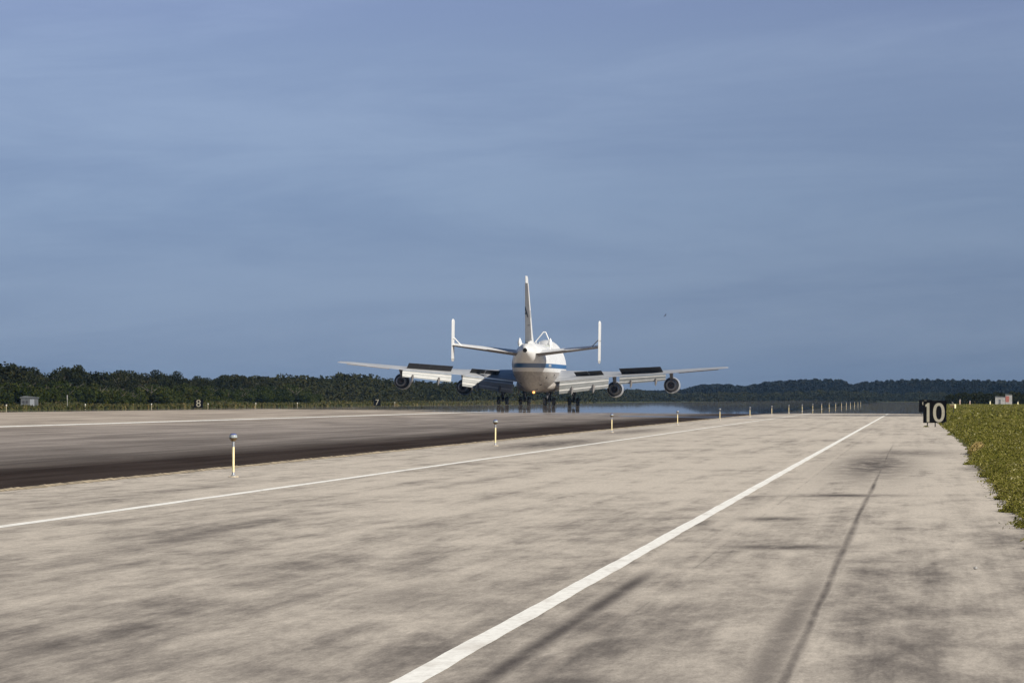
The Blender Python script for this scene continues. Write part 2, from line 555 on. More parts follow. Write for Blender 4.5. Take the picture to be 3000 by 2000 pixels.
# reeds and rough grass in front of the left trees
n = 42000
y = rng.uniform(1000, 2700, n) ** 1.0
x = rng.uniform(-146, -124, n)
hh = .3 + .75 * np.clip((-x - 134) / 10, 0, 1) * (.4 + .6 * np.clip(np.sin(y * .045) + np.sin(y * .021 + x * .2), 0, 1))
P = np.stack([x, y, rng.uniform(0, 1, n) * hh], 1)
tag(leaf_mesh('tall_grass', P, .42, M_reed, up=1.6, asp=1.8), kind='stuff')

# ------------------------------------------------------------------ trees
def crown_points(w_, h_, z0, n, lumps, flat=.8):
    cs = []
    for i in range(lumps):
        a = rng.uniform(0, 2 * np.pi); rr = np.sqrt(rng.uniform(0, 1)) * w_ * .36
        cz = z0 + h_ * rng.uniform(.25, .82) * (1 - .25 * rr / (w_ * .36 + 1e-6))
        cs.append((rr * np.cos(a), rr * np.sin(a), cz, w_ * rng.uniform(.15, .27), h_ * rng.uniform(.14, .25)))
    cs.append((0, 0, z0 + h_ * .42, w_ * .33, h_ * .38))
    out = []
    per = n // len(cs) + 1
    for (cx, cy, cz, rx, rz) in cs:
        d = rng.normal(size=(per, 3)); d /= np.linalg.norm(d, axis=1)[:, None]
        r = rng.uniform(.12, 1.05, per) ** .5
        out.append(np.stack([cx + d[:, 0] * r * rx, cy + d[:, 1] * r * rx, cz + d[:, 2] * r * rz], 1))
    return np.concatenate(out)


def trunk_mesh(h, w_):
    m = MB()
    pts = [Vector((0, 0, 0)), Vector((.1, .05, h * .25)), Vector((-.05, .1, h * .5)), Vector((.05, 0, h * .75))]
    rad = [.16, .12, .09, .04]
    for i in range(3):
        m.tube(pts[i], pts[i + 1], rad[i], rad[i + 1], 7)
    for k in range(6):
        a = k * 2.4 + .5; p = pts[1 + k % 2]
        m.tube(p, p + Vector((math.cos(a) * w_ * .3, math.sin(a) * w_ * .3, h * .28)), .07, .02, 5)
    return m


def make_tree(name, w_, h_, z0, n, lumps, mat, size, label, cat, group):
    root = empty(name)
    tag(root, label, cat, group)
    trunk_mesh(h_ + z0, w_).build('trunk', M_bark, root)
    leaf_mesh('crown', crown_points(w_, h_, z0, n, lumps), size * rng.uniform(.6, 1.4, (n // (lumps + 1) + 1) * (lumps + 1)), mat, up=.2, parent=root)
    return root


LB_oak = 'dark broad-crowned tree in the back row of the woods left of the runway'
LB_shrub = 'bright green bushy shrub at the front of the woods left of the runway'
oaks = [make_tree('scrub_oak', 8.0, 6.0, 1.6, 4600, 9 + i, M_leaf_dark, .42, LB_oak, 'tree', 'trees in the back row of the left woods') for i in range(4)]
shrubs = [make_tree('green_shrub', 6.5, 4.9, .2, 3800, 7 + i, M_leaf_green, .34, LB_shrub, 'shrub', 'green shrubs along the front of the left woods') for i in range(4)]

# measured skyline of the left woods: photo x -> photo y of the tops
SKX = [-150, 0, 30, 60, 100, 140, 170, 215, 250, 330, 400, 480, 560, 600, 680, 760, 850, 960, 990, 1030, 1065, 1110, 1150, 1250, 1340, 1700, 2300]
SKY = [1058, 1063, 1067, 1075, 1081, 1076, 1074, 1080, 1086, 1080, 1088, 1093, 1099, 1106, 1104, 1105, 1101, 1108, 1093, 1098, 1098, 1108, 1112, 1120, 1122, 1140, 1150]


def sky_h(D, lat):
    px = VX - lat * F / D
    return CH + (VY - np.interp(px, SKX, SKY)) * D / F


used = {}
def place(kind, protos, i, x, y, s_, sz):
    p = protos[i % len(protos)]
    o = p if id(p) not in used else copy_tree(p)
    used[id(p)] = 1
    o.location = (x, y, -.06)
    o.rotation_euler = (0, 0, rnd.uniform(0, 6.28))
    o.scale = (s_, s_, sz)
    return o


D = 1085.0; i = 0
while D < 1720:
    lat = 160 + rnd.uniform(-3, 9)
    h = sky_h(D, lat) * rnd.uniform(.92, 1.09)
    place('oak', oaks, i, -lat, D, rnd.uniform(.85, 1.25) * h / 7.9, h / 7.25)
    D += rnd.uniform(5.5, 9); i += 1
D = 1060.0; i = 0
while D < 1720:
    lat = 149 + rnd.uniform(-3, 4)
    h = sky_h(D, lat) * rnd.uniform(.50, .80)
    place('shrub', shrubs, i, -lat, D, rnd.uniform(.9, 1.3) * h / 5.0, h / 4.9)
    D += rnd.uniform(5.0, 8); i += 1


def wood(name, n, D0, D1, lat_f, h_f, size, mat, core=True):
    y = D0 + (D1 - D0) * rng.uniform(0, 1, n) ** 1.5
    x = lat_f(y, n)
    z = h_f(x, y) * (1 - rng.uniform(0, 1, n) ** 1.6)
    return leaf_mesh(name, np.stack([x, y, z], 1), size * rng.uniform(.6, 1.5, n) * np.sqrt(y / D0), mat, up=.2)


def bumps(u, *ws):
    return sum(np.abs(np.sin(u * w_ + k * 1.7)) for k, w_ in enumerate(ws)) / len(ws)


# the woods running on beside the runway towards its far end
tag(wood('distant_woods', 120000, 1700, 4300, lambda y, n: -rng.uniform(148, 172, n),
         lambda x, y: sky_h(y, -x) * (.62 + .42 * bumps(y + 3 * x, .09, .21, .05)) * np.clip(.62 + (-x - 148) / 24 * .5, .6, 1.04), .75, M_leaf_far), kind='stuff')

# scrub and pines across the end of the runway
FX = [1200, 1500, 1650, 1800, 1900, 2000, 2050, 2100, 2140, 2180, 2215, 2250, 2300, 2370, 2430, 2480, 2490, 2500, 2515, 2540, 2600, 2650, 2700, 2760, 2850, 2950, 3050, 3200]
FY = [1130, 1140, 1146, 1150, 1147, 1143, 1129, 1127, 1128, 1134, 1127, 1120, 1117, 1113, 1112, 1116, 1128, 1130, 1122, 1120, 1116, 1114, 1112, 1114, 1115, 1117, 1117, 1117]


def cross_wood(name, n, D0, depth, px0, px1, top, size, mat):
    y = D0 + rng.uniform(0, depth, n); px = rng.uniform(px0, px1, n)
    x = (px - VX) / F * y
    z = top(px, y, x) * (1 - rng.uniform(0, 1, n) ** 1.5)
    return leaf_mesh(name, np.stack([x, y, z], 1), size * rng.uniform(.6, 1.5, n), mat, up=.3)


tag(cross_wood('pine_woods', 90000, 4700, 120, 1200, 3300,
               lambda px, y, x: (CH + (VY - np.interp(px, FX, FY)) * y / F) * (.86 + .18 * bumps(x, .9, .37)), 1.7, M_leaf_pine), kind='stuff')
tag(cross_wood('low_scrub', 50000, 3900, 80, 1300, 2790,
               lambda px, y, x: (CH + (VY - np.interp(px, [1300, 1900, 2150, 2240, 2400, 2560, 2620, 2700, 2790], [1150, 1154, 1148, 1152, 1143, 1147, 1153, 1147, 1152])) * y / F) * (.7 + .35 * bumps(x, .5, .23)), .95, M_leaf_far), kind='stuff')
tag(cross_wood('dark_scrub', 22000, 1650, 25, 2770, 3250,
               lambda px, y, x: (CH + (VY - np.interp(px, [2770, 2800, 2850, 2900, 2960, 3250], [1160, 1152, 1150, 1151, 1149, 1150])) * y / F) * (.75 + .3 * bumps(x, 1.7, .8)), .42, M_leaf_dark), kind='stuff')

# ------------------------------------------------------------------ runway edge lights
M_yellow = principled('yellow_paint', (.80, .66, .36), .55, var=.15, vscale=8)
M_galv = principled('galvanised_steel', (.33, .345, .365), .45, .4, var=.15, vscale=20)
M_bronze = principled('bronze_fitting', (.16, .105, .05), .45, .5, var=.3, vscale=30)
M_rust = principled('stained_concrete', (.50, .42, .30), .9, var=.25, vscale=10)


def glass_mat():
    m = bpy.data.materials.new('lamp_glass'); m.use_nodes = True
    t = NT(m.node_tree); b = t.n['Principled BSDF']
    z = t.node('ShaderNodeTexCoord').outputs['Object']
    sp = t.node('ShaderNodeSeparateXYZ'); t.l.new(z, sp.inputs[0])
    c = t.mix(t.smooth(sp.outputs[2], .832, .846), (.42, .46, .46), (.10, .13, .32))
    t.l.new(c, b.inputs['Base Color'])
    b.inputs['Roughness'].default_value = .12
    b.inputs['Transmission Weight'].default_value = .35
    b.inputs['IOR'].default_value = 1.45
    return m


M_glass = glass_mat()
ORD = ['first', 'second', 'third', 'fourth', 'fifth', 'sixth', 'seventh', 'eighth', 'ninth', 'tenth', 'eleventh', 'twelfth', 'thirteenth', 'fourteenth', 'fifteenth', 'sixteenth', 'seventeenth', 'eighteenth', 'nineteenth', 'twentieth']


def make_edge_light():
    r = empty('edge_light')
    m = MB(); m.lathe((0, 0, 0), [(.105, 0.0), (.105, .012), (.09, .02), (.0005, .02)], 20); m.build('base_plate', M_rust, r)
    m = MB(); m.lathe((0, 0, 0), [(.055, .02), (.055, .03), (.034, .045), (.026, .06), (.026, .10)], 16); m.build('coupling', M_galv, r, True)
    m = MB(); m.lathe((0, 0, 0), [(.0235, .09), (.0235, .60), (.022, .61)], 16); m.build('pole', M_yellow, r, True)
    m = MB(); m.lathe((0, 0, 0), [(.024, .60), (.024, .695), (.03, .70), (.03, .715)], 16); m.build('neck', M_galv, r, True)
    m = MB(); m.lathe((0, 0, 0), [(.032, .71), (.05, .725), (.062, .75), (.078, .757), (.085, .765), (.085, .775), (.07, .778)], 20)
    m.box((.088, 0, .768), (.03, .02, .014)); m.build('lamp_holder', M_bronze, r, True)
    m = MB(); m.lathe((0, 0, 0), [(.066, .776), (.079, .785), (.079, .80), (.077, .825), (.068, .85), (.045, .866), (.02, .871), (.0005, .872)], 24)
    m.build('lamp_globe', M_glass, r, True)
    return r


D1 = F * CH / 230.0
light0 = make_edge_light()
for i in range(19):
    o = light0 if i == 0 else copy_tree(light0)
    D = D1 + 91.6 * i
    px = [679, 1451, 1793, 1986, 2110, 2198, 2262, 2312, 2351, 2382, 2408, 2430, 2449, 2466, 2480, 2492, 2504, 2514, 2522][i]
    o.location = ((px - VX) / F * D, D, 0.0)
    o.rotation_euler = (R(rnd.uniform(-.5, .5)), R(rnd.uniform(-.6, .6)), rnd.uniform(0, 6))
    if i == 0:
        lab = 'nearest and largest runway edge light, clear globe on a yellow pole at left'
    else:
        lab = '%s runway edge light from the nearest, globe on a yellow pole between runway and stripe' % ORD[i]
    tag(o, lab, 'runway light', 'edge lights along the near side of the runway')

# low marker lights on the far side of the runway
def make_far_light():
    r = empty('edge_light')
    m = MB(); m.lathe((0, 0, 0), [(.1, 0), (.05, .03), (.03, .06), (.03, .55), (.06, .6)], 10); m.build('pole', M_rust, r)
    m = MB(); m.lathe((0, 0, .6), [(.09, 0), (.11, .06), (.10, .16), (.05, .24), (.001, .25)], 10); m.build('lamp_globe', M_glass_far, r, True)
    return r


M_glass_far = principled('pale_lamp', (.42, .40, .36), .4)
fl0 = make_far_light()
for i, px in enumerate((7, 241, 437, 604, 745, 868, 1155)):
    o = fl0 if i == 0 else copy_tree(fl0)
    D = 124.0 * F / (VX - px)
    o.location = (-124.0, D, -.05)
    tag(o, '%s small pale marker light from the left along the far runway side, before the trees' % ORD[i], 'runway light', 'marker lights along the far side of the runway')

# ------------------------------------------------------------------ distance signs
M_black = principled('black_sign_face', (.003, .003, .004), .8, var=.3, vscale=3, spec=.05)
M_digit = principled('cream_sheeting', (.235, .218, .17), .55, var=.1, vscale=6)
M_post = principled('dark_post', (.015, .014, .014), .6)


def text_mesh(txt, size, depth=.003):
    cu = bpy.data.curves.new('t', 'FONT'); cu.body = txt; cu.size = size; cu.extrude = depth
    cu.align_x = 'CENTER'; cu.align_y = 'CENTER'
    o = bpy.data.objects.new('t', cu); COL.objects.link(o)
    dg = bpy.context.evaluated_depsgraph_get()
    me = bpy.data.meshes.new_from_object(o.evaluated_get(dg))
    bpy.data.objects.remove(o); bpy.data.curves.remove(cu)
    return me


def make_sign(name, W, z0, z1, label, digits, loc, legs=(-.41, .02, .45)):
    r = empty(name, loc)
    tag(r, label, 'sign')
    m = MB(); zc = (z0 + z1) / 2; m.box((0, .09, zc), (W, .18, z1 - z0))
    for dz in (z0 + .012, z1 - .012): m.box((0, -.003, dz), (W + .012, .03, .03))
    for dx in (-W / 2 + .012, W / 2 - .012): m.box((dx, -.002, zc), (.03, .028, z1 - z0 - .05))
    m.build('panel', M_black, r)
    for lx in legs:
        m = MB(); m.box((lx, .09, z0 / 2), (.06, .06, z0)); m.box((lx, .09, .008), (.12, .12, .016)); m.build('leg', M_post, r)
    for dg in digits:
        dg(r, z0, z1)
    return r


def digit_one(r, z0, z1):
    s = 386.0 / F
    def q(px, py): return ((px - 2738.5) * s, CH - (py - VY) * s)
    m = MB()
    m.prism([q(2717, 1180), q(2722.8, 1180), q(2722.8, 1236), q(2714.8, 1236), q(2714.8, 1190.5), q(2711.2, 1191.5), q(2711, 1185), q(2714.5, 1183)], -.012, -.002)
    m.build('digit', M_digit, r)


def digit_zero(r, z0, z1):
    s = 386.0 / F
    cx = (2750.3 - 2738.5) * s; cz = CH - (1208.3 - VY) * s
    n = 28
    ring = lambda a, b, p: [(cx + a * math.copysign(abs(math.cos(t)) ** p, math.cos(t)), cz + b * math.copysign(abs(math.sin(t)) ** p, math.sin(t))) for t in [2 * math.pi * i / n for i in range(n)]]
    o_, i_ = ring(17.0 * s, 28.2 * s, .88), ring(8.3 * s, 20.2 * s, .85)
    vs = [(x, -.012, z) for x, z in o_] + [(x, -.012, z) for x, z in i_] + [(x, -.002, z) for x, z in o_] + [(x, -.002, z) for x, z in i_]
    fs = []
    for k in range(n):
        j = (k + 1) % n
        fs += [[k, j, n + j, n + k], [k, 2 * n + k, 2 * n + j, j], [n + k, n + j, 3 * n + j, 3 * n + k]]
    mesh_obj('digit', vs, fs, M_digit, r)


sgn_x = (2738.5 - VX) / F * 386.0
make_sign('distance_sign', 1.29, .225, 1.45, 'large black distance sign with cream number 10 on three short legs', (digit_one, digit_zero), (sgn_x, 386, 0))


def font_digit(txt, size, yoff=-.004):
    def f(r, z0, z1):
        me = text_mesh(txt, size); me.materials.append(M_digit)
        o = bpy.data.objects.new('digit', me); COL.objects.link(o); o.parent = r
        o.location = (0, yoff, (z0 + z1) / 2); o.rotation_euler = (R(90), 0, 0)
    return f


make_sign('distance_sign', 1.29, .225, 1.45, 'black distance sign mostly hidden behind the number 10 sign', (font_digit('9', 1.45),), (1.06, 691, 0))
for txt, px, D, lab in (('8', 576, 1010, 'small black sign with pale 8 in front of the left woods'), ('7', 1103, 1310, 'small black sign with pale 7 below the left outer engine')):
    make_sign('distance_sign', 1.30, .3, 1.5, lab, (font_digit(txt, 1.5),), ((px - VX) / F * D, D, -.05))

# ------------------------------------------------------------------ small things at the edges of the field
M_white = principled('weathered_white', (.25, .245, .235), .7, var=.2, vscale=1.5)
M_grey = principled('grey_metal', (.085, .09, .095), .6, var=.2, vscale=2)
M_red = principled('faded_red', (.26, .085, .065), .6, var=.2, vscale=2)
M_dk = principled('dark_opening', (.03, .03, .035), .6)

# pale shelter at far left
D = 1092.0; p = at(76, 1200, D)
r = empty('equipment_shelter', (p.x, D, -.05)); tag(r, 'pale grey low shelter at the foot of the left woods, far left', 'shelter')
m = MB(); m.box((0, 0, .85), (2.5, 2.2, 1.7)); m.build('wall', M_grey, r)
m = MB(); m.prism([(-1.45, 1.72), (1.45, 1.72), (1.3, 1.86), (-.7, 2.06), (-1.3, 1.9)], -1.25, 1.25); m.build('roof', M_grey, r)
m = MB(); m.box((.55, -1.11, .8), (.7, .03, 1.5)); m.build('door', M_galv, r)
for dx in (-.8, -.3):
    m = MB(); m.box((dx, -1.11, 1.1), (.35, .03, .4)); m.build('vent', M_dk, r)
# slim mast
D = 1060.0; p = at(188, 1205, D)
r = empty('marker_mast', (p.x, D, -.05)); tag(r, 'slim pale mast with thin flag before the left woods', 'mast')
m = MB(); m.tube((0, 0, 0), (0, 0, 2.2), .05, .035, 8); m.build('pole', M_white, r)
m = MB(); m.box((0, -.01, 1.85), (.14, .05, .7)); m.build('flag', M_white, r)
# yellow lamp box right of the sign
D = 640.0; p = at(2793, 1190, D)
r = empty('approach_lamp', (p.x, D, 0)); tag(r, 'yellow and brown lamp box in the grass right of the number 10 sign', 'lamp box')
M_paleyel = principled('pale_yellow', (.75, .68, .40), .6, var=.1)
m = MB(); m.box((0, 0, .48), (.06, .06, .96)); m.build('post', M_post, r)
m = MB(); m.box((-.16, 0, .90), (.30, .35, .22)); m.build('housing', M_bronze, r)
m = MB(); m.lathe((.12, 0, .86), [(.10, -.17), (.11, -.1), (.11, .16), (.07, .2), (.001, .2)], 12); m.build('lens', M_paleyel, r, True)
m = MB(); m.box((-.14, 0, 1.03), (.42, .4, .02)); m.build('lid', M_paleyel, r)
for dx, dz in ((-.12, 1.22), (-.04, 1.16)):
    m = MB(); m.lathe((dx, 0, dz), [(.001, -.05), (.04, -.02), (.04, .02), (.001, .05)], 8); m.tube((dx, 0, 1.03), (dx, 0, dz - .04), .008, .008, 5); m.build('sensor', M_white, r)
# white and red huts in front of the dark scrub
D = 1560.0
for nm, px, wd, h, mt, lab in (('equipment_hut', 2929, 2.2, 1.9, M_white, 'white equipment hut at the far edge of the grass, right side'),
                               ('equipment_hut', 2954, 1.5, 2.4, M_white, 'taller white hut with red face at far right of the grass')):
    p = at(px, 1190, D)
    r = empty(nm, (p.x, D, 0)); tag(r, lab, 'hut')
    m = MB(); m.box((0, 0, h / 2), (wd, 2, h)); m.build('wall', mt, r)
    m = MB(); m.prism([(-wd / 2 - .1, h + .003), (wd / 2 + .1, h + .003), (wd / 2, h + .12), (-wd / 2, h + .25)], -1.1, 1.1); m.build('roof', M_grey, r)
    m = MB(); m.box((-.1 if wd > 2 else -.3, -1.012, h * (.4 if wd > 2 else .62)), (.5 if wd > 2 else .8, .03, h * (.7 if wd > 2 else .55))); m.build('door', M_grey if wd > 2 else M_red, r)
M_pink = principled('pinkish_post', (.42, .30, .24), .8, var=.2)
for px, top, lab in ((2812, 1172, 'pale brown marker post nearest the number 10 sign'), (2841, 1176, 'short pinkish marker post in the dark scrub'),
                     (2900, 1176, 'cream marker post just left of the white hut'), (2981, 1178, 'cream marker post right of the red and white hut')):
    D = 1540.0; p = at(px, top, D)
    r = empty('marker_post', (p.x, D, 0)); tag(r, lab, 'post', 'marker posts along the far edge of the grass')
    m = MB(); m.box((0, 0, p.z / 2), (.26, .2, p.z)); m.build('post', M_pink if px < 2880 else M_paleyel, r)
    m = MB(); m.lathe((0, 0, p.z), [(.15, 0), (.17, .05), (.08, .2), (.001, .22)], 8); m.build('cap', M_white, r)

# white pebble on the shoulder
p = at(2857, 1666, F * CH / (1666 - VY))
m = MB(); m.lathe((0, 0, 0), [(.012, 0), (.02, .008), (.016, .02), (.002, .026)], 8)
tag(m.build('pebble', M_white, None, True, (p.x, p.y, .001)), 'small white pebble lying on the grey shoulder at lower right', 'stone')

# birds
M_bird = principled('dark_feathers', (.03, .028, .026), .7)
def make_bird(px, py, D, span, roll, label):
    p = at(px, py, D)
    r = empty('bird', p, (R(8), R(roll), R(30))); tag(r, label, 'bird')
    h = span / 2
    m = MB()
    m.lathe((0, 0, 0), [(.001, -.22 * span), (.05 * span, -.1 * span), (.07 * span, .03 * span), (.045 * span, .15 * span), (.035 * span, .19 * span), (.001, .25 * span)], 8, 'Y')
    m.add([(-.05 * span, -.18 * span, 0), (.05 * span, -.18 * span, 0), (.08 * span, -.34 * span, 0), (-.08 * span, -.34 * span, 0), (0, -.25 * span, .02 * span)], [[0, 1, 4], [1, 2, 4], [2, 3, 4], [3, 0, 4], [0, 3, 2, 1]])
    m.build('body', M_bird, r, True)
    for s_ in (-1, 1):
        m = MB()
        ring = lambda x, c, z, t: [(s_ * x, c, z), (s_ * x, .3 * c, z + t), (s_ * x, -c * .8, z), (s_ * x, .3 * c, z - t)]
        m.loft([ring(.03 * span, .10 * span, .01 * span, .012 * span), ring(.25 * span, .09 * span, .09 * span, .01 * span), ring(h, .02 * span, .05 * span, .004 * span)])
        m.build('wing', M_bird, r)


make_bird(1950, 924, 700, .50, -52, 'dark bird with spread wings flying right of the tail fin')
make_bird(1604, 812, 900, .30, 20, 'tiny dark bird level with the top of the tail fin')
make_bird(1398, 922, 950, .26, -20, 'tiny dark bird above the left tail plane')
make_bird(767, 607, 900, .24, 10, 'tiny dark bird high in the sky at left')
make_bird(2410, 1030, 950, .20, 10, 'tiny dark bird low above the right woods')

# ------------------------------------------------------------------ the aeroplane
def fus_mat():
    m = bpy.data.materials.new('airliner_paint'); m.use_nodes = True
    t = NT(m.node_tree); b = t.n['Principled BSDF']
    b.inputs['Roughness'].default_value = .38
    P = t.node('ShaderNodeTexCoord').outputs['Object']
    sp = t.node('ShaderNodeSeparateXYZ'); t.l.new(P, sp.inputs[0])
    X, Y, Z = sp.outputs
    nz = t.noise(t.scale(P, (1.2, .25, 1.2)), 1, 4, .6)
    st = t.noise(t.scale(P, (3.2, .12, 3.2)), 1, 4, .65)
    white = t.mix(t.smooth(nz, .3, .75), (.68, .68, .67), (.57, .57, .56))
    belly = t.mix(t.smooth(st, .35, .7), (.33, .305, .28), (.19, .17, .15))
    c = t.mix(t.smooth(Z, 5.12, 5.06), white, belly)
    blue = t.mix(t.smooth(nz, .3, .7), (.010, .075, .20), (.016, .095, .24))
    band = t.math('MULTIPLY', t.smooth(Z, 5.66, 5.69), t.smooth(Z, 6.36, 6.33))
    c = t.mix(band, c, blue)
    # thin panel lines round the body
    fr = t.math('FRACT', t.math('MULTIPLY', Y, .31))
    pl = t.math('MULTIPLY', t.math('LESS_THAN', fr, .012), .25)
    c = t.mix(pl, c, (.3, .3, .3))
    t.l.new(c, b.inputs['Base Color'])
    return m


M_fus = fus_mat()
M_pw = principled('white_paint', (.64, .64, .63), .38, var=.05, vscale=1.2)
M_wing = principled('wing_grey', (.37, .38, .395), .38, var=.10, vscale=.6)
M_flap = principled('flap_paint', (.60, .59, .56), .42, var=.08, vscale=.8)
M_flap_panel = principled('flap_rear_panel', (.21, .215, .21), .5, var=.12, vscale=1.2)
M_spoil = principled('spoiler_underside', (.012, .0095, .009), .7, var=.3, vscale=2.5)
M_under = principled('underside_grey', (.13, .12, .115), .55, var=.2, vscale=1.0)
M_cowl = principled('cowl_paint', (.30, .31, .33), .3, var=.08, vscale=1.5)
M_duct = principled('duct_dark', (.016, .015, .016), .6, var=.2, vscale=3)
M_core = principled('hot_metal', (.26, .255, .255), .4, .5, var=.2, vscale=3)
M_plug = principled('burnt_plug', (.07, .045, .04), .6, .2, var=.3, vscale=4)
M_tyre = principled('tyre_rubber', (.018, .018, .019), .8, var=.3, vscale=6)
M_gear = principled('gear_metal', (.045, .045, .047), .45, .3, var=.2, vscale=6)
M_hub = principled('wheel_hub', (.12, .12, .125), .45, .5)
M_blueink = principled('blue_lettering', (.006, .025, .06), .5)
M_redink = principled('red_lettering', (.55, .05, .05), .5)
M_mark = principled('dark_outlet', (.006, .006, .006), .8, spec=.1)
M_green = principled('green_primer', (.33, .38, .28), .55, var=.3, vscale=6)

AX, AYAW, AROLL = -58.32, R(.12), R(.85)
YB = 34.0
jet = empty('jumbo_jet', (AX, 1070, zr(AX) + .02), (0, AROLL, -AYAW))
tag(jet, 'white four-engined jumbo jet with blue band rolling away on the runway', 'airplane')


class PB(MB):
    def build(s, name, mat=None, parent=None, smooth=False, loc=None):
        for p in s.v: p.y -= YB
        return mesh_obj(name, s.v, s.f, mat, parent or jet, smooth)


def interp(tab, y):
    if y <= tab[0][0]: return tab[0][1:]
    for a, b_ in zip(tab, tab[1:]):
        if y <= b_[0]:
            k = (y - a[0]) / (b_[0] - a[0])
            return [u + (v_ - u) * k for u, v_ in zip(a[1:], b_[1:])]
    return tab[-1][1:]


FUS = [(0.0, 7.88, 8.62, .38), (.35, 7.72, 8.78, .52), (1, 7.45, 8.98, .72), (2, 7.16, 9.12, .95), (3, 6.9, 9.22, 1.16), (6, 6.1, 9.36, 1.72), (10, 5.02, 9.42, 2.32),
       (15, 3.80, 9.45, 2.86), (20, 2.86, 9.45, 3.13), (25, 2.28, 9.45, 3.23), (29, 2.08, 9.45, 3.25), (40, 2.05, 9.45, 3.25), (48, 2.05, 9.45, 3.25),
       (50.5, 2.05, 9.62, 3.25), (53, 2.05, 10.05, 3.25), (56, 2.06, 10.25, 3.24), (59, 2.15, 10.22, 3.15), (61.5, 2.35, 9.95, 2.98), (63.5, 2.62, 9.3, 2.7),
       (65.5, 3.0, 8.3, 2.25), (67.3, 3.5, 7.2, 1.65), (68.5, 4.05, 6.3, 1.05), (69.2, 4.65, 5.6, .45)]


def fus_pt(y, t):
    zb, zt, hw = interp(FUS, y)
    zc = zb + .47 * (zt - zb)
    c = math.cos(t)
    z = zc + (zt - zc if c > 0 else zc - zb) * c
    x = hw * math.sin(t) * (1 - .06 * max(0, c))
    return Vector((x, y, z))


m = PB()
ysf = sorted(set([f[0] for f in FUS] + [4.5, 8, 12.5, 17.5, 22.5, 27, 33, 37, 44]))
NR = 48
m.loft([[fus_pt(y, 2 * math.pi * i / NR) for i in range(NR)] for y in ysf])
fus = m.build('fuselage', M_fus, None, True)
# APU outlet
m = PB(); m.lathe((0, 0, 8.25), [(.33, -.12), (.36, -.1), (.36, .3)], 24, 'Y'); m.build('exhaust_ring', M_core, fus, True)
m = PB(); m.lathe((0, 0, 8.25), [(.32, -.125), (.32, .1)], 24, 'Y'); m.build('exhaust_outlet', M_mark, fus)
# small dark outlets and door handles under the tail
for (y, t) in ((18, R(128)), (20.0, R(152)), (20.0, R(-150)), (22, R(-118)), (25, R(105)), (24, R(168))):
    p = fus_pt(y, t); q = fus_pt(y + 1.2, t); e = fus_pt(y, t + .12)
    n_ = (e - p).cross(q - p).normalized()
    c_ = fus_pt(y, 0); c_ = Vector((0, y, (interp(FUS, y)[0] + interp(FUS, y)[1]) / 2))
    if n_.dot(p - c_) < 0: n_ = -n_
    a_, b_ = p + n_ * .02, e + n_ * .02
    m = PB(); m.tube(a_, b_, .07, .05, 6); m.build('outlet', M_mark, fus)
# registration on the blue band, right rear side
t0 = R(101)
pA, pB_ = fus_pt(13.5, t0), fus_pt(20.0, R(95))
for y in (13.0,):
    cpt = None
tx = text_mesh('N905NA', .62, .004)
tx.materials.append(M_pw)
def find_t(y, z):
    lo, hi = R(20), R(160)
    for _ in range(40):
        mid = (lo + hi) / 2
        if fus_pt(y, mid).z > z: lo = mid
        else: hi = mid
    return lo
for v_ in tx.vertices:
    yy = 16.2 + v_.co.x * 1.3; zz = 6.02 + v_.co.y * .85
    p = fus_pt(yy, find_t(yy, zz))
    n_ = Vector((1, -.13, -.1)).normalized()
    v_.co = p + n_ * (.02 + v_.co.z) - Vector((0, YB, 0))
o = bpy.data.objects.new('registration', tx); COL.objects.link(o); o.parent = fus

# belly fairing
m = PB()
rings = []
for y, hw, zb, zt in ((28.5, 1.0, 2.6, 3.2), (30, 2.4, 2.2, 3.7), (33, 3.2, 1.98, 4.2), (40, 3.45, 1.95, 4.4), (46, 3.3, 1.98, 4.2), (50, 2.4, 2.05, 3.6), (52, 1.2, 2.2, 2.9)):
    zc = (zb + zt) / 2
    rings.append([Vector((hw * math.copysign(abs(math.cos(t)) ** .7, math.cos(t)), y, zc + (zt - zb) / 2 * math.copysign(abs(math.sin(t)) ** .8, math.sin(t)))) for t in [2 * math.pi * i / 28 for i in range(28)]])
m.loft(rings); m.build('belly_fairing', M_fus, None, True)

# ---- lifting surfaces
AIR = [(1.0, .004), (.9, .022), (.75, .048), (.55, .070), (.35, .078), (.18, .066), (.07, .042), (.02, .022), (0, 0),
       (.02, -.018), (.07, -.028), (.18, -.040), (.35, -.046), (.55, -.036), (.75, -.016), (.9, -.006), (1.0, -.004)]


def section(x, le, te, zle, zte, thick, camber=1.0):
    c = le - te; out_ = []
    for u, v_ in AIR:
        out_.append(Vector((x, le - u * c, zle + (zte - zle) * u ** 1.25 + v_ * c * thick / .124)))
    return out_


def zte(s): return interp([(0, 3.45), (3.5, 3.75), (11.5, 4.52), (20, 5.12), (29.8, 6.08)], s)[0]
def le_y(s): return 49.5 - .88 * s
def te_y(s): return interp([(0, 32.2), (3.2, 31.8), (11.8, 29.4), (29.8, 19.4)], s)[0]
def zle(s): return zte(s) + interp([(0, .75), (3.2, .72), (12, .42), (29.8, .12)], s)[0]


